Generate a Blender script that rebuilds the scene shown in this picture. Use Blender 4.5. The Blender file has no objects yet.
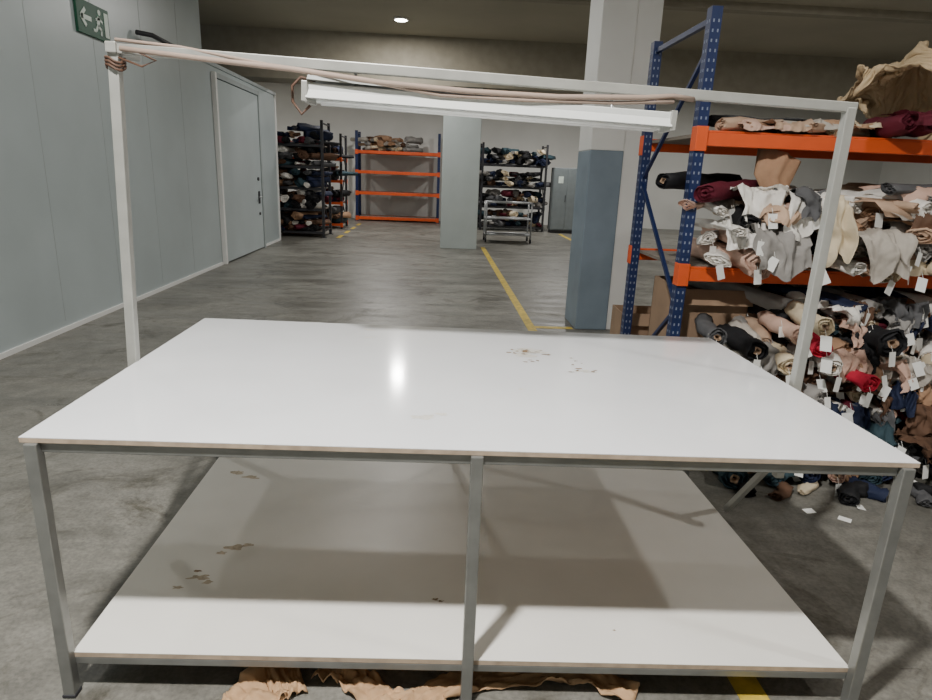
import bpy, math, random, bmesh
from mathutils import Vector, Matrix, noise
random.seed(7)
D = bpy.data
COL = bpy.context.scene.collection

# ------------------------------------------------------------------ materials
def new_mat(name):
    m = D.materials.new(name); m.use_nodes = True
    nt = m.node_tree
    return m, nt, nt.nodes, nt.links, nt.nodes['Principled BSDF']

def mat(name, col, rough=0.5, metal=0.0, var=0.08, scale=6.0, bump=0.0, bscale=40.0, emit=None, estr=0, spec=0.5):
    m, nt, N, L, b = new_mat(name)
    b.inputs['Roughness'].default_value = rough
    b.inputs['Metallic'].default_value = metal
    b.inputs['Specular IOR Level'].default_value = spec
    tc = N.new('ShaderNodeTexCoord')
    n = N.new('ShaderNodeTexNoise'); n.inputs['Scale'].default_value = scale; n.inputs['Detail'].default_value = 6
    L.new(tc.outputs['Object'], n.inputs['Vector'])
    r = N.new('ShaderNodeValToRGB')
    r.color_ramp.elements[0].position = 0.3; r.color_ramp.elements[1].position = 0.7
    r.color_ramp.elements[0].color = tuple(c*(1-var) for c in col)+(1,)
    r.color_ramp.elements[1].color = tuple(min(1, c*(1+var)) for c in col)+(1,)
    L.new(n.outputs['Fac'], r.inputs['Fac']); L.new(r.outputs['Color'], b.inputs['Base Color'])
    if bump > 0:
        n2 = N.new('ShaderNodeTexNoise'); n2.inputs['Scale'].default_value = bscale; n2.inputs['Detail'].default_value = 4
        L.new(tc.outputs['Object'], n2.inputs['Vector'])
        bp = N.new('ShaderNodeBump'); bp.inputs['Strength'].default_value = bump; bp.inputs['Distance'].default_value = 0.01
        L.new(n2.outputs['Fac'], bp.inputs['Height']); L.new(bp.outputs['Normal'], b.inputs['Normal'])
    if emit:
        b.inputs['Emission Color'].default_value = emit+(1,); b.inputs['Emission Strength'].default_value = estr
    return m

def concrete():
    m, nt, N, L, b = new_mat('worn_concrete')
    tc = N.new('ShaderNodeTexCoord')
    def nz(scale, det, rough=0.6, dist=0.0, stretch=None):
        n = N.new('ShaderNodeTexNoise'); n.inputs['Scale'].default_value = scale
        n.inputs['Detail'].default_value = det; n.inputs['Roughness'].default_value = rough
        n.inputs['Distortion'].default_value = dist
        if stretch:
            mp = N.new('ShaderNodeMapping'); mp.inputs['Scale'].default_value = stretch; mp.inputs['Rotation'].default_value=(0,0,0.4)
            L.new(tc.outputs['Object'], mp.inputs['Vector']); L.new(mp.outputs['Vector'], n.inputs['Vector'])
        else: L.new(tc.outputs['Object'], n.inputs['Vector'])
        return n
    def ramp(src,p0,c0,p1,c1):
        r = N.new('ShaderNodeValToRGB')
        r.color_ramp.elements[0].position=p0; r.color_ramp.elements[0].color=tuple(c0)+(1,)
        r.color_ramp.elements[1].position=p1; r.color_ramp.elements[1].color=tuple(c1)+(1,)
        L.new(src, r.inputs['Fac']); return r.outputs['Color']
    def mul(a,c):
        mx = N.new('ShaderNodeMix'); mx.data_type='RGBA'; mx.blend_type='MULTIPLY'; mx.inputs[0].default_value = 1
        L.new(a, mx.inputs[6]); L.new(c, mx.inputs[7]); return mx.outputs[2]
    a = nz(0.9, 9, 0.7, 0.6); c = nz(9, 10, 0.75); s = nz(1.3, 6, 0.75, 1.8); k = nz(2.2,8,0.7,0.5,(0.25,2.2,1)); f=nz(60,3)
    col = ramp(a.outputs['Fac'],0.32,(0.155,0.148,0.128),0.70,(0.325,0.315,0.28))
    col = mul(col, ramp(c.outputs['Fac'],0.32,(0.66,0.66,0.66),0.68,(1.12,1.12,1.12)))
    col = mul(col, ramp(s.outputs['Fac'],0.53,(1,1,1),0.66,(0.48,0.46,0.41)))
    col = mul(col, ramp(k.outputs['Fac'],0.35,(0.80,0.80,0.80),0.65,(1.1,1.1,1.1)))
    col = mul(col, ramp(f.outputs['Fac'],0.30,(0.75,0.75,0.75),0.6,(1.04,1.04,1.04)))
    L.new(col, b.inputs['Base Color'])
    mr = N.new('ShaderNodeMapRange'); mr.inputs[1].default_value=0.3; mr.inputs[2].default_value=0.7; mr.inputs[3].default_value = 0.25; mr.inputs[4].default_value = 0.6
    L.new(k.outputs['Fac'], mr.inputs[0]); L.new(mr.outputs[0], b.inputs['Roughness'])
    bp = N.new('ShaderNodeBump'); bp.inputs['Strength'].default_value = 0.12; bp.inputs['Distance'].default_value=0.01
    L.new(c.outputs['Fac'], bp.inputs['Height']); L.new(bp.outputs['Normal'], b.inputs['Normal'])
    return m

M = {}
M['floor'] = concrete()
M['panel'] = mat('coated_wall_panel', (0.44,0.50,0.51), 0.33, var=0.06, scale=1.2)
M['panelseam'] = mat('panel_seam', (0.36,0.40,0.405), 0.5)
M['white'] = mat('white_paint', (0.82,0.82,0.80), 0.6, var=0.04, scale=2)
M['backwall'] = mat('back_wall_paint', (0.74,0.74,0.71), 0.7, var=0.06, scale=0.8)
M['ceil'] = mat('ceiling_paint', (0.42,0.385,0.30), 0.8, var=0.10, scale=0.6)
M['beamc'] = mat('ceiling_beam_paint', (0.33,0.30,0.235), 0.8)
M['bluegrey'] = mat('blue_grey_paint', (0.22,0.28,0.34), 0.5, var=0.10, scale=3)
M['cabgrey'] = mat('cabinet_grey', (0.20,0.23,0.24), 0.5)
M['pillar'] = mat('pillar_paint', (0.45,0.50,0.49), 0.55, var=0.04, scale=3)
M['lam'] = mat('white_laminate', (0.84,0.85,0.87), 0.11, var=0.035, scale=3, bump=0.02, bscale=3)
M['lam2'] = mat('shelf_laminate', (0.84,0.82,0.77), 0.35, var=0.04, scale=3)
M['edge'] = mat('raw_board_edge', (0.46,0.36,0.27), 0.7, var=0.2, scale=20)
M['steel'] = mat('grey_steel', (0.25,0.255,0.245), 0.36, metal=0.5, var=0.12, scale=12)
M['steelw'] = mat('light_painted_steel', (0.42,0.42,0.39), 0.4, metal=0.3, var=0.10, scale=10)
M['galv'] = mat('galvanised_steel', (0.45,0.46,0.47), 0.4, metal=0.7)
M['blue'] = mat('blue_rack_paint', (0.010,0.022,0.085), 0.45)
M['orange'] = mat('orange_rack_paint', (0.72,0.10,0.02), 0.45)
M['hole'] = mat('slot_light', (0.20,0.23,0.31), 0.6)
M['yellow'] = mat('yellow_floor_paint', (0.62,0.45,0.06), 0.5, var=0.3, scale=14)
M['dark'] = mat('dark_metal', (0.025,0.025,0.03), 0.5)
M['green'] = mat('exit_green', (0.0,0.075,0.035), 0.45)
M['signw'] = mat('exit_white', (0.75,0.85,0.78), 0.5)
M['lamp'] = mat('lamp_glow', (1,1,1), 0.5, emit=(1.0,0.97,0.9), estr=30)
M['diff'] = mat('diffuser_plastic', (0.72,0.74,0.72), 0.25, var=0.02)
M['diff2'] = mat('dusty_reflector', (0.42,0.44,0.43), 0.3, var=0.15, scale=8)
M['tubeg'] = mat('fluorescent_tube_glass', (0.88,0.89,0.87), 0.15, var=0.01)
M['cable'] = mat('dusty_pink_strap', (0.36,0.27,0.22), 0.7)
M['wire'] = mat('brown_wire', (0.10,0.05,0.03), 0.6)
M['stain'] = mat('dry_mud_stain', (0.24,0.16,0.09), 0.8, var=0.35, scale=60)
M['stain2'] = mat('faint_grey_stain', (0.66,0.64,0.59), 0.5, var=0.1, scale=60)
M['stain3'] = mat('shelf_mud_stain', (0.52,0.44,0.33), 0.8, var=0.25, scale=60)
M['kraft'] = mat('kraft_paper', (0.46,0.29,0.16), 0.8, var=0.18, scale=12, bump=0.3, bscale=25)
M['card'] = mat('cardboard', (0.30,0.20,0.13), 0.85, var=0.08, scale=8)
M['tag'] = mat('paper_tag', (0.85,0.85,0.82), 0.7, var=0.03)
M['wood'] = mat('particle_deck', (0.20,0.17,0.14), 0.85)
FAB = {
 'cream':(0.66,0.56,0.40),'white':(0.80,0.77,0.72),'beige':(0.50,0.35,0.25),'tan':(0.38,0.23,0.14),
 'pink':(0.58,0.39,0.31),'grey':(0.30,0.285,0.27),'dgrey':(0.10,0.10,0.105),'black':(0.014,0.014,0.016),
 'navy':(0.015,0.022,0.055),'red':(0.50,0.02,0.05),'maroon':(0.11,0.012,0.025),'teal':(0.03,0.06,0.075),
 'stone':(0.46,0.42,0.37),'brown':(0.12,0.065,0.04),'hide':(0.60,0.46,0.29)}
for k,c in FAB.items():
    M['f_'+k] = mat('fabric_'+k, c, 0.75, var=0.14, scale=9, bump=0.45, bscale=22, spec=0.3)

# ------------------------------------------------------------------ mesh builder
class MB:
    def __init__(s): s.v=[]; s.f=[]; s.m=[]; s.mats=[]; s.sm=[]
    def mi(s,k):
        if k not in s.mats: s.mats.append(k)
        return s.mats.index(k)
    def face(s, idx, k, smooth=False):
        s.f.append(tuple(idx)); s.m.append(s.mi(k)); s.sm.append(smooth)
    def hexa(s, p, k):
        o=len(s.v); s.v += [tuple(q) for q in p]
        for q in ((3,2,1,0),(4,5,6,7),(0,1,5,4),(1,2,6,5),(2,3,7,6),(3,0,4,7)):
            s.face([o+i for i in q], k)
    def box(s, x0,x1,y0,y1,z0,z1,k):
        s.hexa([(x0,y0,z0),(x1,y0,z0),(x1,y1,z0),(x0,y1,z0),(x0,y0,z1),(x1,y0,z1),(x1,y1,z1),(x0,y1,z1)],k)
    def beam(s, a, b, w, h, k, up=(0,0,1)):
        a=Vector(a); b=Vector(b); d=(b-a).normalized(); u=Vector(up)
        if abs(d.dot(u))>0.95: u=Vector((0,1,0))
        r=d.cross(u).normalized(); u=r.cross(d).normalized()
        r*=w/2; u*=h/2
        s.hexa([a-r-u,a+r-u,b+r-u,b-r-u,a-r+u,a+r+u,b+r+u,b-r+u],k)
    def tube(s, pts, rad, k, seg=10, cap=True, nz=0.0, spiral=False, flat=1.0, core=None, seed=0, roll=0.0):
        pts=[Vector(p) for p in pts]; n=len(pts)
        if not hasattr(rad,'__len__'): rad=[rad]*n
        rings=[]; prev=None
        for i,p in enumerate(pts):
            t=(pts[min(i+1,n-1)]-pts[max(i-1,0)]).normalized()
            if prev is None:
                u=Vector((0,0,1)) if abs(t.z)<0.9 else Vector((0,1,0))
            else: u=prev
            r=t.cross(u).normalized(); u=r.cross(t).normalized(); prev=u
            r2=r*math.cos(roll)+u*math.sin(roll); u2=u*math.cos(roll)-r*math.sin(roll)
            ring=[]
            for j in range(seg):
                a=2*math.pi*j/seg
                rr=rad[i]
                if nz:
                    ca,sa=math.cos(a),math.sin(a)
                    rr*=1+nz*noise.noise(Vector((ca*1.3+seed*3.1, sa*1.3, i*0.5+seed)))+nz*0.5*noise.noise(Vector((ca*3+seed, sa*3, i*0.9+seed*2)))
                q=p+r2*math.cos(a)*rr+u2*math.sin(a)*rr*flat
                ring.append(len(s.v)); s.v.append(tuple(q))
            rings.append((ring,t,p))
        for i in range(n-1):
            A=rings[i][0]; B=rings[i+1][0]
            for j in range(seg):
                s.face([A[j],B[j],B[(j+1)%seg],A[(j+1)%seg]],k,True)
        if cap:
            for end in (0,-1):
                ring,t,p=rings[end]; sg=-1 if end==0 else 1
                if spiral and end==0:
                    cur=ring
                    for lev,(f,dp) in enumerate(((0.9,0.008),(0.84,-0.016),(0.64,0.006),(0.56,-0.018),(0.36,0.004),(0.2,0.0),(0.18,-0.04))):
                        nr=[]
                        for jj,j in enumerate(ring):
                            q=Vector(s.v[j]); ff=f*(1+0.10*math.sin(jj*0.8+lev*1.3+seed)); q=p+(q-p)*ff+t*sg*(dp+0.006*math.sin(jj+seed))
                            nr.append(len(s.v)); s.v.append(tuple(q))
                        for j in range(seg):
                            idx=[cur[j],cur[(j+1)%seg],nr[(j+1)%seg],nr[j]]
                            s.face(idx, core if (core and lev>=5) else k, False)
                        cur=nr
                    s.face(cur[::-1], 'dark' if core else k)
                else:
                    s.face(ring if end==0 else ring[::-1], k)
    def quad(s, a,b,c,d,k):
        o=len(s.v); s.v+=[tuple(a),tuple(b),tuple(c),tuple(d)]; s.face([o,o+1,o+2,o+3],k)
    def grid(s, fn, nu, nv, k):
        o=len(s.v)
        for i in range(nu+1):
            for j in range(nv+1): s.v.append(tuple(fn(i/nu,j/nv)))
        for i in range(nu):
            for j in range(nv):
                a=o+i*(nv+1)+j
                s.face([a,a+nv+1,a+nv+2,a+1],k,True)
    def build(s, name, parent=None, bevel=0, solid=0):
        me=D.meshes.new(name); me.from_pydata(s.v,[],s.f)
        for k in s.mats: me.materials.append(M[k])
        me.polygons.foreach_set('material_index', s.m)
        me.polygons.foreach_set('use_smooth', s.sm)
        me.update()
        ob=D.objects.new(name, me); COL.objects.link(ob)
        if parent: ob.parent=parent
        if solid:
            md=ob.modifiers.new('thickness','SOLIDIFY'); md.thickness=solid; md.offset=0
        if bevel:
            md=ob.modifiers.new('bevel','BEVEL'); md.width=bevel; md.segments=2; md.limit_method='ANGLE'
        return ob
def empty(name, loc=(0,0,0)):
    e=D.objects.new(name,None); COL.objects.link(e); e.location=loc; e.empty_display_size=0.1; return e

# ------------------------------------------------------------------ cloth-simulated hide (built first, colliders removed afterwards)
def sim_cloth(name, verts, nu, nv, colliders, frames, thick=0.008, k='f_hide', parent=None):
    sc=bpy.context.scene
    faces=[]
    for i in range(nu):
        for j in range(nv):
            a=i*(nv+1)+j; faces.append((a,a+nv+1,a+nv+2,a+1))
    me=D.meshes.new(name+'_sim'); me.from_pydata([tuple(v) for v in verts],[],faces); me.update()
    ob=D.objects.new(name+'_sim',me); COL.objects.link(ob)
    cols=[]
    for cm in colliders:
        cm.modifiers.new('col','COLLISION'); cm.collision.thickness_outer=0.008; cm.collision.cloth_friction=60; cols.append(cm)
    cl=ob.modifiers.new('cloth','CLOTH'); st=cl.settings
    st.quality=6; st.mass=0.4; st.tension_stiffness=20; st.compression_stiffness=20; st.shear_stiffness=10; st.bending_stiffness=4.0; st.air_damping=2
    cl.collision_settings.use_self_collision=True; cl.collision_settings.self_distance_min=0.010; cl.collision_settings.distance_min=0.008; cl.collision_settings.self_friction=30
    cl.point_cache.frame_start=1; cl.point_cache.frame_end=frames
    sc.frame_start=1; sc.frame_end=frames
    for f in range(1,frames+1): sc.frame_set(f)
    dg=bpy.context.evaluated_depsgraph_get()
    m2=D.meshes.new_from_object(ob.evaluated_get(dg)); m2.name=name
    D.objects.remove(ob)
    for c in cols: D.objects.remove(c)
    sc.frame_set(1)
    for p in m2.polygons: p.use_smooth=True
    m2.materials.clear(); m2.materials.append(M[k])
    o=D.objects.new(name,m2); COL.objects.link(o)
    if parent: o.parent=parent
    md=o.modifiers.new('thickness','SOLIDIFY'); md.thickness=thick; md.offset=0
    md=o.modifiers.new('sub','SUBSURF'); md.levels=1; md.render_levels=1
    return o
def col_box(x0,x1,y0,y1,z0,z1):
    b=MB(); b.box(x0,x1,y0,y1,z0,z1,'dark'); return b.build('collider')
def col_ball(c,r):
    bm=bmesh.new(); bmesh.ops.create_icosphere(bm,subdivisions=3,radius=1)
    for v in bm.verts: v.co=Vector((v.co.x*r[0]+c[0],v.co.y*r[1]+c[1],v.co.z*r[2]+c[2]))
    me=D.meshes.new('collider'); bm.to_mesh(me); bm.free(); o=D.objects.new('collider',me); COL.objects.link(o); return o
fabric_top=empty('crumpled_fabric')
try:
    nu,nv=96,84; vs=[]
    for i in range(nu+1):
        for j in range(nv+1):
            u=i/nu; v=j/nv
            x=2.46+u*1.05
            t=min(1,max(0,(x-2.78)/0.16)); t=t*t*(3-2*t)
            yf=3.68-0.34*t
            y=yf+v*(4.48-yf)
            z=2.66+0.12*math.sin(u*15+2.2*math.sin(v*4))+0.09*math.sin(v*11+2*math.sin(u*5))+0.06*noise.noise(Vector((u*6,v*6,2)))
            vs.append((x,y,z))
    sim_cloth('hide_sheet',vs,nu,nv,[col_box(1.4,4.3,3.72,4.75,1.80,1.955),col_box(2.50,2.95,3.50,4.1,1.95,2.10),col_ball((3.02,3.95,2.20),(0.30,0.22,0.26)),col_ball((2.72,3.92,2.14),(0.17,0.18,0.16)),col_ball((3.25,3.85,2.14),(0.18,0.2,0.22))],26,parent=fabric_top)
except Exception as ex:
    print('CLOTH FAIL',ex)

# ------------------------------------------------------------------ room shell
XL,XR,YF,YB,H = -8.0,16.0,-5.0,23.0,4.4
WX=-3.65
b=MB(); b.box(XL,XR,YF,YB,-0.1,0,'floor'); b.build('floor')
b=MB(); b.box(XL,XR,YF,YB,H,H+0.1,'ceil'); b.build('ceiling')
b=MB(); b.box(XL,XR,YB,YB+0.15,0,H,'backwall'); b.build('wall_back')
b=MB(); b.box(XL,XR,YF-0.15,YF,0,H,'backwall'); b.build('wall_front')
b=MB(); b.box(XR,XR+0.15,YF,YB,0,H,'backwall'); b.build('wall_right')
b=MB(); b.box(XL-0.15,XL,15.1,YB,0,H,'backwall'); b.build('wall_far_left')
b=MB()
b.box(WX-0.12,WX,YF,10.65,0,H,'panel')
y=YF+0.9
while y<10.6:
    b.box(WX,WX+0.002,y-0.004,y+0.004,0.1,H,'panelseam'); y+=1.15
b.build('wall_left')
b=MB()
b.box(XL,WX,10.65,15.1,0,3.22,'panel')
b.box(WX,WX+0.02,10.65,15.1,3.16,3.22,'panelseam')
b.box(WX,WX+0.015,15.0,15.1,0,3.16,'white')
b.build('wall_cold_room')
b=MB(); b.box(WX,WX+0.02,YF,10.98,0,0.045,'white'); b.box(WX,WX+0.02,13.6,14.98,0,0.045,'white'); b.build('baseboard_left')
d=empty('door_1',(WX,12.27,0))
b=MB(); b.box(0.0,0.05,-1.2,1.2,0.02,2.98,'panel'); b.build('leaf',d,0.01)
b=MB()
b.box(0,0.07,-1.29,-1.21,0,3.07,'white'); b.box(0,0.07,1.21,1.29,0,3.07,'panelseam'); b.box(0,0.07,-1.21,1.21,2.99,3.07,'panelseam')
b.build('frame',d,0.005)
b=MB()
b.box(0.05,0.065,0.93,1.03,0.92,1.16,'dark'); b.tube([(0.065,0.98,1.05),(0.11,0.98,1.05),(0.11,0.82,1.05)],0.012,'galv')
b.tube([(0.05,0.95,1.4),(0.075,0.95,1.4)],0.035,'dark'); b.tube([(0.05,0.98,0.72),(0.07,0.98,0.72)],0.03,'dark')
b.build('handle',d)
b=MB(); b.box(XL,XR,14.45,15.3,3.45,H,'beamc'); b.build('ceiling_beam')
for yb in (3.5,7.8,10.8):
    b=MB(); b.box(WX,XR,yb-0.10,yb+0.10,H-0.12,H,'beamc'); b.build('ceiling_beam')
b=MB(); b.tube([(WX+0.04,8.35,3.12),(WX+0.16,8.5,3.12),(WX+0.16,9.5,3.1),(WX+0.04,9.6,3.1)],0.028,'dark'); b.build('wall_pipe')
s=empty('exit_sign',(WX,7.4,3.04))
b=MB(); b.box(0,0.03,-0.32,0.32,-0.16,0.16,'green'); b.build('plate',s,0.004)
b=MB()
X=0.034
def sg(a,c,w): b.beam((X,a[0],a[1]),(X,c[0],c[1]),0.004,w,'signw',up=(0,-(c[1]-a[1]),c[0]-a[0]))
sg((-0.26,0.0),(-0.06,0.0),0.045); sg((-0.26,0),(-0.17,0.08),0.04); sg((-0.26,0),(-0.17,-0.08),0.04)
sg((0.25,-0.12),(0.25,0.12),0.08)
sg((0.10,0.05),(0.07,-0.03),0.055); sg((0.07,-0.03),(0.13,-0.07),0.03); sg((0.13,-0.07),(0.12,-0.12),0.028)
sg((0.07,-0.03),(0.02,-0.09),0.03); sg((0.02,-0.09),(-0.03,-0.09),0.028); sg((0.10,0.04),(0.03,0.02),0.025); sg((0.10,0.04),(0.17,0.01),0.025)
b.tube([(X-0.002,0.11,0.10),(X+0.002,0.11,0.10)],0.028,'signw',12)
b.build('pictogram',s)

c=empty('concrete_column',(1.6,6.9,0))
b=MB(); b.box(0,0.36,0,0.6,0,1.95,'bluegrey'); b.build('painted_base',c,0.01)
b=MB(); b.box(0,0.36,0,0.6,1.95,H,'white'); b.box(0.36,0.62,0.02,0.6,0,H,'white'); b.build('shaft',c,0.01)
c=empty('concrete_pillar',(0.09,14.5,0))
b=MB(); b.box(0,0.83,0,0.7,0,3.45,'pillar'); b.build('shaft',c,0.01)

b=MB()
b.box(1.05,1.15,0.0,6.9,0.0,0.002,'yellow'); b.box(1.05,1.15,6.9,15.0,0,0.002,'yellow'); b.box(1.15,1.58,6.9,7.0,0,0.002,'yellow')
b.box(3.7,3.8,16.5,19.3,0,0.002,'yellow')
for y in (16,17.3,18.6,19.9): b.box(-2.5,-2.4,y,y+0.7,0,0.002,'yellow')
b.build('floor_marking')

# ------------------------------------------------------------------ lamps: the centre row, plus added unseen fill
def lamp(x,y,p,r=0.11):
    e=empty('ceiling_or_fill_lamp',(x,y,H))
    b=MB(); b.tube([(0,0,0),(0,0,-0.03)],r+0.03,'white',24); b.tube([(0,0,-0.03),(0,0,-0.036)],r,'lamp',24); b.build('housing',e)
    L=D.lights.new('lamp_light','AREA'); L.shape='DISK'; L.size=2*r; L.energy=p; L.color=(1.0,0.975,0.93)
    o=D.objects.new('lamp_light',L); COL.objects.link(o); o.parent=e; o.location=(0,0,-0.04)
for x,y,p in ((-0.75,0.33,330),(-3.0,4.6,22),(-0.8,7.6,45),(-0.76,13.0,100),(-1.6,18.5,135),(3.6,18.6,135),(-6.2,18.6,80),  # centre row aside, unseen fill lamps added to light the wall and far end
              (4.0,0.4,65),(5.5,8.6,110),(9.5,8.0,110),(9.5,1.0,60),(9.0,18.5,110)):  # all unseen fill lamps, added to light the right side and rack
    lamp(x,y,p)

# ------------------------------------------------------------------ work table
FL,FR,BL,BR=[Vector(q) for q in ((-1.160,1.69),(1.428,1.62),(-1.173,3.20),(1.414,3.07))]
def P(u,v,z):
    a=FL.lerp(FR,u); c=BL.lerp(BR,u); q=a.lerp(c,v); return Vector((q.x,q.y,z))
def slab(b,u0,u1,v0,v1,z0,z1,k):
    b.hexa([P(u0,v0,z0),P(u1,v0,z0),P(u1,v1,z0),P(u0,v1,z0),P(u0,v0,z1),P(u1,v0,z1),P(u1,v1,z1),P(u0,v1,z1)],k)
T=empty('work_table')
TZ=0.89; SZ=0.15
b=MB(); slab(b,0,1,0,1,TZ-0.016,TZ-0.002,'edge'); slab(b,0.0,1,0,1,TZ-0.002,TZ,'lam'); b.build('table_top',T)
b=MB()
slab(b,0.018,0.982,0.012,0.985,SZ-0.018,SZ-0.002,'edge'); slab(b,0.018,0.982,0.012,0.985,SZ-0.002,SZ,'lam2'); b.build('lower_shelf',T)
b=MB()
w=0.034; tz=TZ-0.016-w/2
for v in (0.018,0.982): b.beam(P(0.02,v,tz),P(0.98,v,tz),w,w,'steel')
for u in (0.02,0.5,0.98): b.beam(P(u,0.018,tz),P(u,0.982,tz),w,w,'steel')
sz=SZ-0.032
for v in (0.022,0.978): b.beam(P(0.02,v,sz),P(0.98,v,sz),0.03,0.026,'steel')
for u in (0.022,0.5,0.978): b.beam(P(u,0.02,sz),P(u,0.98,sz),0.03,0.026,'steel')
b.build('frame_rails',T,0.003)
i=1
for u in (0.013,0.5,0.987):
    for v in (0.004,0.99):
        q=P(u,v,0)
        b=MB(); b.beam(q,P(u,v,TZ-0.017),0.036,0.036,'steel'); b.box(q.x-0.021,q.x+0.021,q.y-0.021,q.y+0.021,0.0,0.012,'dark')
        b.build('leg_%d'%i,T,0.003); i+=1
LP0=Vector((-1.195,2.44,0.60)); LP1=Vector((-1.135,2.44,2.025)); RP0=Vector((1.455,2.34,0.48)); RP1=Vector((1.465,2.34,1.932))
b=MB(); b.beam(LP0,LP1,0.036,0.036,'steelw'); b.beam(RP0,RP1,0.036,0.036,'steelw')
b.beam(LP1+Vector((-0.02,0,0)),RP1+Vector((0.02,0,0)),0.034,0.034,'steelw')
b.beam(LP1+Vector((0,-0.03,0)),LP1+Vector((0,0.16,0.0)),0.036,0.036,'steelw')
b.beam((1.455,2.36,0.56),(1.43,2.66,0.14),0.026,0.026,'steelw')
b.build('overhead_frame',T,0.003)
b=MB()
for k in range(3):
    z=1.985-k*0.012
    b.tube([(LP1.x+math.cos(t)*0.03,LP1.y+math.sin(t)*0.03,z+0.01*math.sin(2*t)) for t in [q*math.pi/5 for q in range(11)]],0.005,'wire',6)
b.tube([(LP1.x+0.03,2.40,1.99),(-1.03,2.40,1.965),(-0.98,2.40,1.985),(-1.06,2.40,2.02)],0.004,'wire',6)
b.build('wire_tie',T)
def blob(b,cx,cy,z,rx,ry,k,seed):
    n=22; o=len(b.v)
    for j in range(n):
        a=2*math.pi*j/n; f=0.75+0.75*noise.noise(Vector((math.cos(a)*1.7,math.sin(a)*1.7,seed*1.7+cx*31)))
        b.v.append((cx+rx*f*math.cos(a),cy+ry*f*math.sin(a),z))
    b.face(list(range(o,o+n)),k)
b=MB(); zz=TZ+0.0006
rs=random.Random(3)
for cx,cy,sx,sy,n in ((0.42,2.72,0.045,0.022,22),(0.41,2.57,0.02,0.015,4),(0.60,2.45,0.05,0.03,5),(0.66,2.60,0.06,0.03,4)):
    for q in range(n):
        blob(b,cx+rs.gauss(0,sx),cy+rs.gauss(0,sy),zz+q*1e-5,rs.uniform(0.004,0.020),rs.uniform(0.004,0.011),'stain',q+cx)
for cx,cy,r in ((-0.02,1.90,0.05),(0.03,1.93,0.03),(-0.32,3.04,0.04),(0.95,3.0,0.03),(0.44,2.73,0.11),(0.40,2.66,0.07),(0.33,2.20,0.02),(-0.3,2.9,0.03),(0.62,2.44,0.05)):
    blob(b,cx,cy,zz-0.0003,r,r*0.5,'stain2',cx*9)
zs=SZ+0.0006
for i,(cx,cy,r) in enumerate(((-0.79,2.29,0.045),(-0.74,2.31,0.03),(-0.83,2.25,0.028),(-0.86,2.09,0.045),(-0.82,2.06,0.03),(-0.92,2.03,0.025),(-0.88,2.13,0.02),(0.03,1.97,0.016),(0.05,1.96,0.012),(-0.9,2.9,0.06),(-0.98,2.95,0.05),(0.65,1.81,0.008))):
    blob(b,cx,cy,zs+i*1e-5,r,r*0.5,'stain' if r<=0.02 else 'stain3',cx*5)
b.build('stains',T)

F=empty('fluorescent_light_fixture')
A=Vector((-0.45,2.37,1.915)); B=Vector((0.80,2.33,1.870)); dr=(B-A).normalized()
b=MB(); b.beam(A,B,0.12,0.026,'diff'); b.build('housing',F,0.004)
b=MB()
r=dr.cross(Vector((0,0,1))).normalized()
b.grid(lambda u,v: A.lerp(B,u*0.5)+r*(0.06-0.12*v)+Vector((0,-0.0,0.02+0.035*math.sin(v*3.1)*(1-u))),20,8,'diff2')
for sgn in (-1,1):
    o=r*sgn*0.06
    b.hexa([A+o+Vector((0,0,-0.035))+r*sgn*0.02,B+o+Vector((0,0,-0.035))+r*sgn*0.02,B+o*0.92+Vector((0,0,-0.035)),A+o*0.92+Vector((0,0,-0.035)),
            A+o+Vector((0,0,-0.008)),B+o+Vector((0,0,-0.008)),B+o*0.92+Vector((0,0,-0.008)),A+o*0.92+Vector((0,0,-0.008))],'diff')
b.build('reflector',F)
b=MB()
for sgn in (-1,1):
    o=r*sgn*0.035+Vector((0,0,-0.035)); b.tube([A+o+dr*0.03,B+o-dr*0.03],0.014,'tubeg',12)
b.build('tubes',F)
b=MB()
for q in (A-dr*0.005,B+dr*0.005): b.beam(q-dr*0.010+Vector((0,0,-0.015)),q+dr*0.010+Vector((0,0,-0.015)),0.15,0.065,'steelw')
for f in (0.12,0.85):
    q=A.lerp(B,f); b.tube([q+Vector((0,0.03,0.01)),q+Vector((0,0.06,0.07))],0.006,'galv',8)
b.build('end_caps',F,0.003)
b=MB()
b.tube([(-1.1,2.405,2.02),(-0.8,2.38,1.995),(-0.5,2.29,1.965),(-0.2,2.285,1.935),(0.1,2.28,1.92),(0.4,2.275,1.915),(0.7,2.27,1.925),(0.80,2.28,1.935),(0.88,2.30,1.93)],0.007,'cable',8,flat=1.3)
b.tube([(-1.12,2.42,2.05),(-0.9,2.42,2.035),(-0.6,2.40,1.99),(-0.45,2.34,1.97),(-0.3,2.29,1.945),(0.0,2.29,1.905),(0.3,2.28,1.90),(0.6,2.28,1.905),(0.8,2.27,1.915)],0.006,'cable',8)
b.build('cable',F)
b=MB(); b.tube([(-0.43,2.36,1.94),(-0.48,2.36,1.95),(-0.51,2.36,1.92),(-0.51,2.36,1.87),(-0.48,2.36,1.83),(-0.45,2.36,1.86)],0.005,'wire',6); b.build('cable_loop',F)

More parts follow.
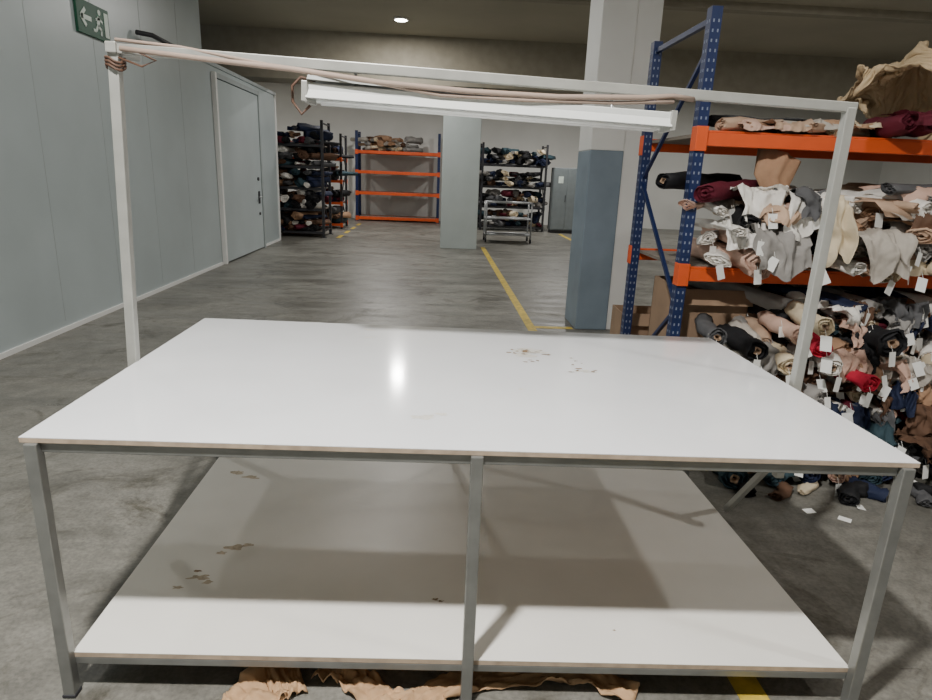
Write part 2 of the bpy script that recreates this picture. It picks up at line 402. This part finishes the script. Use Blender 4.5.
# ------------------------------------------------------------------ racks
def rack(name,x0,x1,y0,y1,Ht,levels,bw=0.085,up=0.06,beamk='orange',holes=True,deck=True,upk='blue'):
    R=empty(name,(x0,y0,0)); W=x1-x0; Dp=y1-y0
    b=MB()
    for x in (0,W):
        for y in (0,Dp):
            b.box(x-up/2,x+up/2,y-0.035,y+0.035,0.0,Ht,upk)
            b.box(x-0.07,x+0.07,y-0.06,y+0.06,0.0,0.01,upk)
            if holes:
                z=0.1
                while z<Ht-0.05:
                    for dx in (-0.014,0.014):
                        for sy in (-1,1):
                            b.box(x+dx-0.004,x+dx+0.004,y+sy*0.0355-0.001,y+sy*0.0355+0.001,z,z+0.016,'hole')
                    for dy in (-0.014,0.014):
                        b.box(x-up/2-0.0015,x-up/2,y+dy-0.004,y+dy+0.004,z,z+0.016,'hole')
                    z+=0.05
    b.build('uprights',R)
    b=MB()
    for x in (0,W):
        z=0.15; f=False
        b.beam((x,0,z),(x,Dp,z),0.03,0.03,upk)
        while z+0.75<Ht:
            b.beam((x,0 if f else Dp,z),(x,Dp if f else 0,z+0.75),0.022,0.022,upk); f=not f; z+=0.75
        b.beam((x,0,Ht-0.06),(x,Dp,Ht-0.06),0.03,0.03,upk)
    b.build('bracing',R)
    b=MB()
    for z in levels:
        for y in (-0.01,Dp+0.01):
            b.box(up/2,W-up/2,y-0.025,y+0.025,z-bw,z-0.012,beamk); b.box(up/2,W-up/2,y-0.02,y+0.02,z-0.012,z,beamk)
            for x in (0,W): b.box(x-up/2-0.004,x+up/2+0.004,y-0.04,y+0.04,z-bw-0.03,z+0.02,beamk)
    b.build('beams',R,0.003)
    if deck:
        b=MB()
        for z in levels: b.box(up/2,W-up/2,0.02,Dp-0.02,z-0.03,z-0.01,'wood')
        b.build('decks',R)
    return R
rack('pallet_rack',1.49,4.25,3.75,4.70,2.58,(0.16,1.165,1.945))

# ------------------------------------------------------------------ fabric helpers
def roll(b,x,y,z,yaw,pitch,L,r,k,seg=18,detail=7,droop=0.0,neat=False):
    dv=Vector((math.sin(yaw)*math.cos(pitch), math.cos(yaw)*math.cos(pitch), math.sin(pitch)))
    side=Vector((dv.y,-dv.x,0)); s=random.random()*50
    pts=[]
    for i in range(detail+1):
        t=i/detail
        p=Vector((x,y,z))+dv*L*t+side*0.02*math.sin(t*4+s)
        p.z-= droop*(1-t)**4
        pts.append(p)
    rad=[r*(1+0.12*math.sin(i*1.7+s)) for i in range(detail+1)]; rad[0]*=random.uniform(0.85,1.15)
    fl=random.uniform(0.8,1.0) if neat else random.uniform(0.42,0.95)
    b.tube(pts,rad,k,seg,True,nz=0.25 if neat else 0.5,spiral=True,flat=fl,core='card' if neat and random.random()<0.4 else None,seed=s,roll=random.uniform(-0.5,0.5))
def tag(b,x,y,z,w=0.055,h=0.08):
    a=random.uniform(-0.6,0.6); t=random.uniform(-0.5,0.5)
    cx,sx=math.cos(a)*w/2, math.sin(a)*w/2
    up=Vector((math.sin(t)*h,-0.02,-math.cos(t)*h)); rv=Vector((cx*math.cos(t),sx,cx*math.sin(t)))
    p=Vector((x,y,z))
    b.tube([p+Vector((0,0.02,0.03)),p],0.0015,'tag',4)
    b.quad(p-rv,p-rv+up,p+rv+up,p+rv,'tag')
def drape(b,x,y,ztop,w,back,drop,k,folds=4,amp=0.03,taper=0.7,seed=0,skew=0.0,yaw=0.0,rough=1.0):
    cy,sy=math.cos(yaw),math.sin(yaw)
    def fn(u,v):
        dl=drop*(1+0.5*noise.noise(Vector((u*2.5,seed,0))))
        s=v*(back+dl); uu=(u-0.5)
        wd=w*(1-(1-taper)*v)*(1+0.35*noise.noise(Vector((v*3,seed,4 if u>0.5 else 8))))
        lx=uu*wd+skew*v
        if s<back: ly=back-s; lz=0.015*math.sin(u*7+seed)
        else:
            q=s-back; ly=-0.03-0.02*min(1,q*8); lz=-q
        f=min(1,0.25+max(0,(s-back))*5)
        ly+=amp*math.sin(u*folds*2*math.pi+seed+v*2)*f
        P3=Vector((u*3+seed,v*4,seed))
        nn=noise.noise(P3); rg=1-2*abs(noise.noise(Vector((u*4+seed,v*3.5+seed,1.5)))); r2=1-2*abs(noise.noise(Vector((u*9,v*7+seed,3.5))))
        lx+=0.03*nn; ly-=rough*(0.035*rg+0.014*r2); lz+=rough*(0.03*nn+(0.03*rg if s<back else 0.0)+0.010*r2)
        return (x+lx*cy-ly*sy, y+lx*sy+ly*cy, ztop+lz)
    b.grid(fn,30,24,k)

light=['cream','white','beige','stone','pink','white','tan','grey','beige']
darkp=['black','navy','dgrey','black','navy','teal','maroon','brown','black']
mix=['cream','white','beige','black','dgrey','navy','stone','tan','pink','grey','red','black','white','brown']

# ---- middle level: heap of hides, rolls and offcuts
b=MB(); random.seed(11)
z=1.20; row=0
while z<1.60:
    x=1.60+random.uniform(0,0.06)
    while x<4.05:
        r=random.uniform(0.04,0.085)
        k='f_'+random.choice(mix if row<2 else mix+light)
        yy=3.70+random.uniform(-0.30,0.10)
        zc=z+r*0.5+random.uniform(-0.02,0.04)
        roll(b,x,yy,zc,random.uniform(-0.02,0.6) if x<2.2 else random.uniform(-0.7,0.7),random.uniform(-0.03,0.12),random.uniform(0.6,0.85),r,k,droop=random.uniform(0,0.07) if z>1.3 else 0.02)
        if random.random()<0.28: tag(b,x,yy-0.04,zc-0.04)
        x+=r*1.7
    z+=0.105; row+=1
roll(b,1.50,3.62,1.60,0.9,0.05,0.9,0.065,'f_maroon',neat=True); roll(b,1.33,3.75,1.66,0.9,0.02,0.8,0.05,'f_black',neat=True)
roll(b,1.45,3.72,1.53,0.7,0.02,0.8,0.045,'f_pink')
roll(b,2.5,3.5,1.66,1.25,0.03,1.0,0.05,'f_dgrey'); roll(b,2.75,3.48,1.60,1.1,0.0,0.9,0.06,'f_grey')
b.tube([(1.98,3.80,1.52),(2.02,3.81,1.62),(2.00,3.82,1.70),(2.05,3.83,1.83)],[0.06,0.07,0.085,0.11],'f_tan',22,nz=0.9,flat=0.55,seed=4)
pal=['pink','white','beige','stone','cream','tan','grey','white','brown','pink','black','cream']
for i,k in enumerate(pal):
    drape(b,2.95+0.10*math.sin(i*2.1),3.56-0.02*(i%3),1.64-0.032*i,0.75+0.15*math.sin(i),0.35,0.05+0.02*(i%3),'f_'+k,3,0.012,0.95,i*3.3,0.03*math.sin(i*4),0.15*math.sin(i*5),0.7)
drape(b,2.02,3.50,1.60,0.30,0.25,0.20,'f_white',3,0.03,0.9,1.2,0.03,0.2)
drape(b,2.18,3.48,1.57,0.20,0.20,0.28,'f_cream',2,0.03,0.8,5.2,0.05,-0.2)
drape(b,1.84,3.44,1.40,0.34,0.25,0.20,'f_grey',2,0.02,1.0,2.2,0.06,0.1)
drape(b,2.42,3.42,1.40,0.36,0.25,0.22,'f_stone',2,0.02,0.6,3.9,0.08,-0.1)
rr=random.Random(77)
for i in range(16):
    k=rr.choice(['grey','stone','tan','black','cream','beige','dgrey','brown','white','maroon'])
    xx=rr.uniform(1.7,3.5); zz=rr.uniform(1.32,1.66)
    drape(b,xx,3.47+rr.uniform(-0.04,0.1),zz,rr.uniform(0.15,0.35),0.2,rr.uniform(0.04,0.13),'f_'+k,rr.choice([1,2,3]),0.02,rr.uniform(0.6,1.1),i*2.7,rr.uniform(-0.08,0.08),rr.uniform(-0.6,0.6))
for i in range(7): tag(b,rr.uniform(1.65,3.0),3.36,rr.uniform(1.18,1.45),0.05,0.075)
b.build('hide_and_fabric_heap')

# ---- lower pile spilling onto the floor
b=MB(); random.seed(23)
row=0; z=0.055
while z<1.0:
    t=z/1.0
    x=(1.64 if z<0.62 else (1.80 if z<0.8 else 2.08))+random.uniform(0,0.05)
    yf=3.22+0.42*t
    while x<4.3:
        r=random.uniform(0.035,0.07)
        pal=(darkp+darkp+mix) if z<0.45 else (mix+light+['red','white','cream'] if z<0.85 else mix+darkp)
        k='f_'+random.choice(pal)
        yy=yf+random.uniform(-0.12,0.14)
        near=x<2.1
        roll(b,x,yy,z+random.uniform(-0.01,0.03)+0.01,random.uniform(0.0,0.3) if near else random.uniform(-0.6,0.7),random.uniform(0.0,0.04 if near else 0.10),random.uniform(0.28,0.4) if near else random.uniform(0.6,0.9),r,k,droop=0.03 if z>0.2 else 0,neat=random.random()<0.45)
        if random.random()<(0.24 if z<0.4 else 0.42): tag(b,x,yy-0.05,z+0.01,random.uniform(0.04,0.06),random.uniform(0.05,0.085))
        x+=r*1.65
    z+=0.09; row+=1
for x,y,z,k,r in ((2.15,3.25,0.80,'f_red',0.06),(2.02,3.30,0.86,'f_pink',0.05),(2.22,3.22,0.70,'f_white',0.06),(1.95,3.24,0.70,'f_cream',0.06),(2.4,3.2,0.62,'f_red',0.045),(2.55,3.3,0.83,'f_black',0.07),(1.80,3.32,0.76,'f_black',0.06),(1.62,3.45,0.80,'f_dgrey',0.05),(2.10,3.22,0.93,'f_cream',0.055),(1.68,3.35,0.66,'f_stone',0.05)):
    roll(b,x,y,z,random.uniform(0.0,0.3),0.03,0.4,r,k,neat=True); tag(b,x,y-0.04,z-0.04)
rr=random.Random(91)
for i in range(34):
    z=rr.uniform(0.12,0.98); lo=z<0.45
    k=rr.choice(['black','navy','dgrey','black','teal','brown','navy','grey'] if lo else ['cream','black','stone','dgrey','white','tan','grey','navy','brown','pink'])
    drape(b,rr.uniform(1.72 if z<0.8 else 2.1,3.1),3.16+0.40*z+rr.uniform(-0.03,0.05),z,rr.uniform(0.14,0.34),0.2,rr.uniform(0.05,0.12)*(0.6 if z<0.2 else 1),'f_'+k,rr.choice([1,2,3]),0.02,rr.uniform(0.6,1.1),i*1.9,rr.uniform(-0.06,0.06),rr.uniform(-0.7,0.7),1.2)
for i in range(20):
    z=rr.uniform(0.2,0.9); tag(b,rr.uniform(1.8,3.0),3.05+0.40*z,z,rr.uniform(0.04,0.06),rr.uniform(0.05,0.085))
for x,y,k,r in ((1.72,3.05,'f_black',0.04),(1.9,3.0,'f_brown',0.035),(2.25,2.98,'f_black',0.05),(2.5,3.02,'f_navy',0.045),(2.7,2.95,'f_dgrey',0.04),(2.9,3.0,'f_black',0.05),(2.08,3.06,'f_cream',0.03)):
    roll(b,x,y,r*0.75,random.uniform(-1.2,1.2),0,0.2,r,k)
b.build('hide_and_fabric_heap')
b=MB()
for i in range(4):
    x=rr.uniform(1.8,2.6); y=rr.uniform(2.8,2.97); a=rr.uniform(0,3); w,h=0.02,0.03
    c_,s_=math.cos(a),math.sin(a)
    q=[(x+c_*dx-s_*dy,y+s_*dx+c_*dy,0.003+(0.004 if dx>0 else 0)) for dx,dy in ((-w,-h),(w,-h),(w,h),(-w,h))]
    b.quad(*q,'tag')
b.build('loose_paper_tags')

# ---- top shelf
b=MB(); random.seed(5)
for k,x,y,z,yaw,L,r in (('f_beige',1.62,3.75,1.985,1.1,0.7,0.04),('f_tan',1.75,3.72,1.98,0.9,0.7,0.04),('f_stone',2.0,3.8,1.985,1.2,0.7,0.04),('f_black',1.7,4.1,2.03,1.3,0.9,0.06),
                     ('f_beige',2.1,3.70,1.98,0.8,0.6,0.04),('f_cream',2.25,3.75,1.98,1.0,0.6,0.045),('f_brown',2.35,3.9,2.0,1.0,0.8,0.05)):
    roll(b,x,y,z,yaw,0.01,L,r,k)
for i,k in enumerate(('pink','beige','stone','tan','cream')):
    drape(b,1.85+0.17*i,3.74,1.985+0.008*i,0.30,0.3,0.03,'f_'+k,2,0.01,0.9,i*2.2,0,0.2*math.sin(i*3),0.5)
roll(b,2.60,3.56,2.02,0.15,0.0,0.5,0.065,'f_maroon'); roll(b,2.73,3.54,2.02,0.1,0.0,0.5,0.07,'f_maroon')
drape(b,2.68,3.56,2.06,0.28,0.2,0.06,'f_maroon',2,0.02,0.9,3.0,0,0.1,0.5)
b.build('rolls_beneath',fabric_top)

def cbox(x0,x1,y0,y1,z0,z1,rot=0):
    e=empty('cardboard_box',((x0+x1)/2,(y0+y1)/2,z0)); e.rotation_euler[2]=rot
    w=(x1-x0)/2; d_=(y1-y0)/2; h=z1-z0; t=0.006
    b=MB(); b.box(-w,w,-d_,-d_+t,0,h,'card'); b.box(-w,w,d_-t,d_,0,h,'card'); b.box(-w,-w+t,-d_,d_,0,h,'card'); b.box(w-t,w,-d_,d_,0,h,'card'); b.box(-w,w,-d_,d_,0,t,'card')
    b.hexa([(-w,-d_,h),(w,-d_,h),(w,-d_+0.005,h),(-w,-d_+0.005,h),(-w,-d_-0.06,h-0.09),(w,-d_-0.06,h-0.09),(w,-d_-0.055,h-0.085),(-w,-d_-0.055,h-0.085)],'card')
    b.hexa([(w,-d_,h),(w,d_,h),(w-0.005,d_,h),(w-0.005,-d_,h),(w+0.08,-d_,h+0.05),(w+0.08,d_,h+0.05),(w+0.075,d_,h+0.055),(w+0.075,-d_,h+0.055)],'card')
    b.build('carton',e)
cbox(1.58,2.02,3.90,4.45,0.152,1.00,0.0)
cbox(1.55,1.95,5.0,5.35,0,0.60,-0.05)

def paper(b,pts,w,seed):
    pts=[Vector(p) for p in pts]; n=len(pts)-1
    def fn(u,v):
        t=u*n; i=min(int(t),n-1); p=pts[i].lerp(pts[i+1],t-i); d=(pts[i+1]-pts[i]).normalized(); r=Vector((-d.y,d.x,0))
        q=p+r*w*(v-0.5)*(1+0.3*noise.noise(Vector((u*5,seed,v*2))))
        h=0.006+0.05*abs(noise.noise(Vector((u*7+seed,v*3,seed))))+0.018*abs(noise.noise(Vector((u*20,v*8,seed))))
        return (q.x,q.y,q.z+h)
    b.grid(fn,60,16,'kraft')
b=MB()
paper(b,[(-0.58,1.56,0),(-0.52,1.72,0),(-0.42,1.77,0)],0.18,1.0)
paper(b,[(-0.36,1.80,0),(-0.26,1.76,0),(-0.14,1.66,0),(-0.05,1.61,0)],0.11,4.0)
paper(b,[(-0.06,1.62,0),(0.05,1.70,0),(0.2,1.745,0),(0.4,1.765,0),(0.58,1.74,0),(0.70,1.67,0)],0.10,8.0)
b.build('kraft_paper',solid=0.002)

# ------------------------------------------------------------------ far end of the hall
def clutter(name,x0,x1,y0,levels,h,pal,seed,dens=0.9):
    random.seed(seed); b=MB()
    for z in levels:
        zz=z
        for row in range(3):
            x=x0+0.12
            while x<x1-0.12:
                r=random.uniform(0.06,0.13)
                if random.random()<dens and zz+1.6*r<z+h:
                    yy=y0+random.uniform(-0.15,0.10)
                    roll(b,x,yy,zz+r*0.8,random.uniform(-0.9,0.9),0,0.7,r,'f_'+random.choice(pal),seg=12,detail=3)
                x+=r*1.7
            zz+=0.14
    return b.build(name)
rack('pallet_rack',-4.7,-2.78,15.9,16.9,2.75,(0.15,0.7,1.2,1.7,2.2),0.06,holes=False,beamk='dark',upk='dark')
clutter('fabric_heap',-4.7,-2.78,15.9,(0.15,0.7,1.2,1.7,2.2),0.46,darkp+['brown','tan','dgrey','navy','black','red','white'],31,0.95)
rack('pallet_rack',-4.7,-2.72,18.5,19.5,2.6,(0.15,0.75,1.35,1.95),0.07,holes=False,upk='dark')
clutter('fabric_heap',-4.7,-2.72,18.5,(0.15,0.75,1.35,1.95),0.48,darkp+['brown','tan','black'],37)
rack('pallet_rack',-2.7,0.02,21.9,22.7,2.9,(0.15,0.97,1.65,2.29),0.10,up=0.09,holes=False)
clutter('fabric_heap',-2.5,-0.9,21.95,(2.29,),0.55,['cream','tan','grey','brown','stone','tan','dgrey'],41,0.95)
rack('pallet_rack',1.35,3.3,19.9,20.8,2.6,(0.15,0.75,1.35,2.0),0.07,beamk='dark',upk='dark',holes=False)
clutter('fabric_heap',1.4,3.3,19.9,(0.15,0.75,1.35,2.0),0.56,darkp+['black','dgrey','cream','grey'],43,0.97)
c=empty('metal_cabinet',(3.5,19.6,0))
b=MB(); b.box(0,0.85,0,0.5,0.1,1.95,'cabgrey'); b.box(0.03,0.82,0.03,0.47,0,0.1,'dark'); b.build('body',c,0.01)
b=MB(); b.box(0.02,0.42,-0.02,-0.002,0.13,1.92,'cabgrey'); b.box(0.43,0.83,-0.02,-0.002,0.13,1.92,'cabgrey'); b.box(0.38,0.40,-0.04,-0.02,0.95,1.15,'dark'); b.box(0.15,0.3,-0.024,-0.02,1.5,1.7,'signw'); b.build('doors',c,0.004)
c=empty('metal_trolley',(1.25,16.2,0))
b=MB()
for x in (0,1.15):
    for y in (0,0.6):
        b.tube([(x,y,0.12),(x,y,1.02)],0.02,'galv',8)
for z in (0.2,0.6,1.0):
    for y in (0,0.6): b.tube([(0,y,z),(1.15,y,z)],0.018,'galv',8)
    for x in (0,1.15): b.tube([(x,0,z),(x,0.6,z)],0.018,'galv',8)
for z in (0.2,0.6): b.box(0,1.15,0,0.6,z-0.01,z+0.01,'galv')
b.build('frame',c)
b=MB()
for x in (0,1.15):
    for y in (0,0.6): b.tube([(x-0.02,y,0.06),(x+0.02,y,0.06)],0.06,'dark',14)
b.build('wheels',c)

# ------------------------------------------------------------------ world + camera
w=D.worlds.new('World'); bpy.context.scene.world=w; w.use_nodes=True
w.node_tree.nodes['Background'].inputs[0].default_value=(0.8,0.85,0.9,1); w.node_tree.nodes['Background'].inputs[1].default_value=0.3
cam=D.cameras.new('camera'); cam.sensor_width=36; cam.lens=24.30; cam.clip_start=0.05; cam.clip_end=200
co=D.objects.new('camera',cam); COL.objects.link(co)
xr=Vector((0.9984,-0.0428,0.03846)); upv=Vector((-0.02548,0.2706,0.9624)); fw=Vector((0.0516,0.9618,-0.2688)).normalized()
xr=(xr-fw*xr.dot(fw)).normalized(); upv=xr.cross(fw)
Mx=Matrix((xr,upv,-fw)).transposed().to_4x4(); Mx.translation=Vector((0,0,1.65)); co.matrix_world=Mx
bpy.context.scene.camera=co
